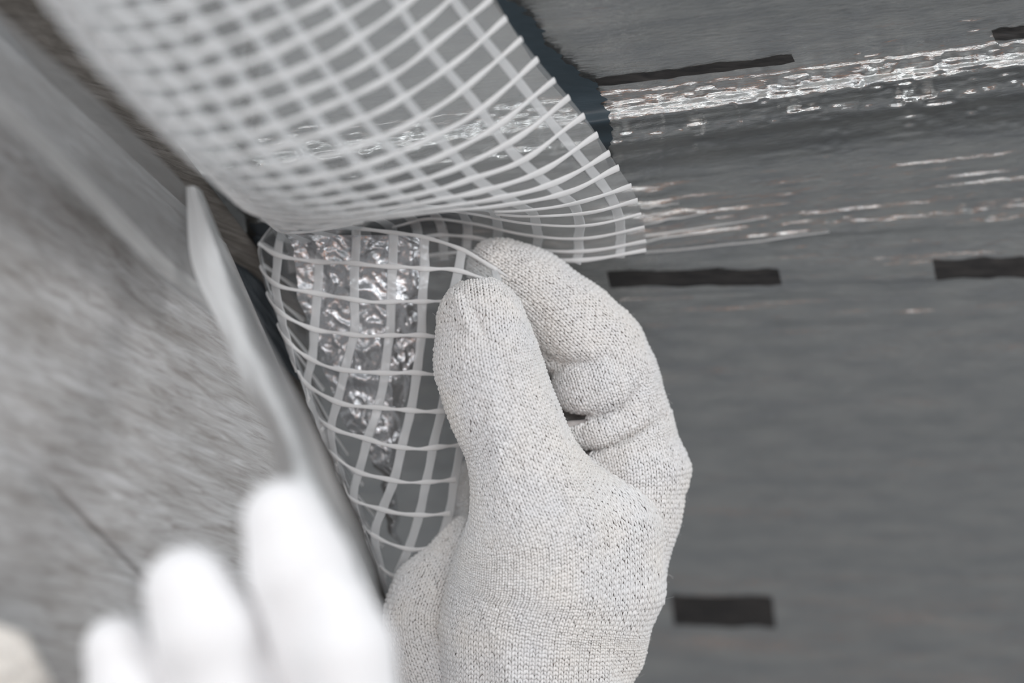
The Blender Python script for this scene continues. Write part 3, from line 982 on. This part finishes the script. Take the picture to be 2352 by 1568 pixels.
charts = [
    (gT, [(1106, 738, -.82), (1120, 840, -.84), (1152, 930, -.84), (1188, 1010, -.84), (1222, 1100, -.65), (1262, 1200, -.2), (1275, 1330, .2), (1250, 1450, .3), (1240, 1680, .3)], .97, [gI, gP, gM, gR]),
    (gI, [(1146, 620, 1.05), (1222, 672, 1.0), (1305, 750, .9), (1372, 820, .8), (1396, 885, .75), (1430, 975, .75), (1455, 1080, .8), (1450, 1180, .8), (1425, 1330, .7)], .74, [gT, gP]),
    (gP, [(1068, 1235, 1.3), (1010, 1365, 1.1), (1000, 1440, 1.05), (1040, 1560, 1.0), (1045, 1680, .9)], .5, [gT, gI]),
    (gM, [(1110, 1260, 2.2), (1098, 1130, 2.3), (1190, 960, 2.7), (1255, 905, 2.6), (1330, 985, 2.9), (1420, 1110, 2.9)], .3, [gT, gI, gP]),
]
YV, YF, YU, nb = [], [], [], 0
for ci_, (g_, sp_, rt_, oth_) in enumerate(charts):
    v_, f_, u_ = knit_chart(g_, sp_, rt_, oth_, seed=ci_ + 3)
    YU.append(u_); YV.append(v_); YF.append(f_ + nb); nb += len(v_)
print('yarn faces', sum(len(f) for f in YF), 'glove faces', len(gf))
# loose fibres standing off the yarn
fr_ = np.random.RandomState(11)
allv = np.concatenate(YV)
pick = allv[fr_.randint(0, len(allv), 3500)]
F1 = fr_.randn(len(pick), 3); F1 /= np.linalg.norm(F1, axis=1, keepdims=True); F1[:, 1] -= .4
F2 = fr_.randn(len(pick), 3) * .6
tf = np.linspace(0, 1, 4)
ln = (.05 + .09 * fr_.rand(len(pick)))[:, None, None]
cl_ = pick[:, None] + (F1[:, None] * tf[None, :, None] + F2[:, None] * (tf ** 2)[None, :, None]) * ln
an_ = np.array([0, 2.1, 4.2])
off_ = np.stack([np.cos(an_), np.sin(an_), np.sin(an_ + 1)], -1) * .0013
fv = (cl_[:, :, None] + off_[None, None]).reshape(-1, 3)
rr = np.arange(3)[:, None] * 3; aa = np.arange(3)[None, :]; bb = (aa + 1) % 3
fq_ = np.stack([rr + aa, rr + bb, rr + 3 + bb, rr + 3 + aa], -1).reshape(-1, 4)
ff = (fq_[None] + (np.arange(len(pick)) * 12)[:, None, None]).reshape(-1, 4) + nb
YV.append(fv); YF.append(ff); YU.append(np.zeros((len(fv), 2)))
yarn = mesh_obj('knit_yarn', np.concatenate(YV) * .01, np.concatenate(YF), M_YARN, hand_r, uv=np.concatenate(YU))
tag(yarn, kind='stuff')

# left hand, close to the camera
gL = make_group([
    [(652, 1195, -14.2, 96), (690, 1310, -14.2, 108), (740, 1440, -14.0, 116), (790, 1640, -13.6, 130)],      # forefinger
], .5, .2)
gL2 = make_group([[(430, 1352, -14.2, 100), (470, 1450, -14.2, 108), (530, 1620, -14.0, 116), (560, 1760, -13.8, 118)]], .5, .2)
gL3 = make_group([[(268, 1490, -14.0, 76), (300, 1600, -14.0, 84), (350, 1760, -13.8, 90)]], .5, .2)
gL4 = make_group([[(775, 1385, -14.7, 76), (800, 1490, -14.9, 92), (820, 1640, -14.9, 108)]], .5, .2)      # thumb tip pressing the strip
gL5 = make_group([[(420, 1830, -13.6, 130), (700, 1830, -13.6, 170)]], .8, .5)


def f_left(q):
    d = gL(q)
    for g in (gL2, gL3): d = smin(d, g(q), .06)
    d = smin(d, gL4(q), .15)
    return smin(d, gL5(q), .5)


lo = [P(160, 0, -14)[0] * 100, 40.5, P(0, 1900, -14)[2] * 100]
hi = [P(960, 0, -14)[0] * 100, 47.2, P(0, 1060, -14)[2] * 100]
lv, lf = surface_nets(f_left, lo, hi, .09)
hand_l = empty('gloved_hand', P(600, 1700, -14)[:])
tag(hand_l, 'blurred bright white gloved left hand close in front, fingers pointing up over the beam', 'hand')
mesh_obj('glove', lv * .01, lf, M_GLOVE2, hand_l)


# ------------------------------------------------------------------ the room behind the camera
def box(name, c, s, mat):
    c = np.array(c); s = np.array(s) / 2
    v = np.array([[x, y, z] for x in (-1, 1) for y in (-1, 1) for z in (-1, 1)]) * s + c
    f = [(0, 1, 3, 2), (4, 6, 7, 5), (0, 4, 5, 1), (2, 3, 7, 6), (0, 2, 6, 4), (1, 5, 7, 3)]
    o = mesh_obj(name, v, f, mat, smooth=False)
    tag(o, kind='structure')
    return o


box('floor', (0, -.3, -1.45), (4.6, 4.6, .05), M_FLOOR)
box('wall_back', (0, -2.08, .05), (4.6, .08, 2.95), M_PLASTER)
box("orange_reflector_1", (-0.55, -2.0, -0.34), (2.3, .05, 1.1), M_REFLECTOR)  # unseen board, added to give the foil its orange reflections
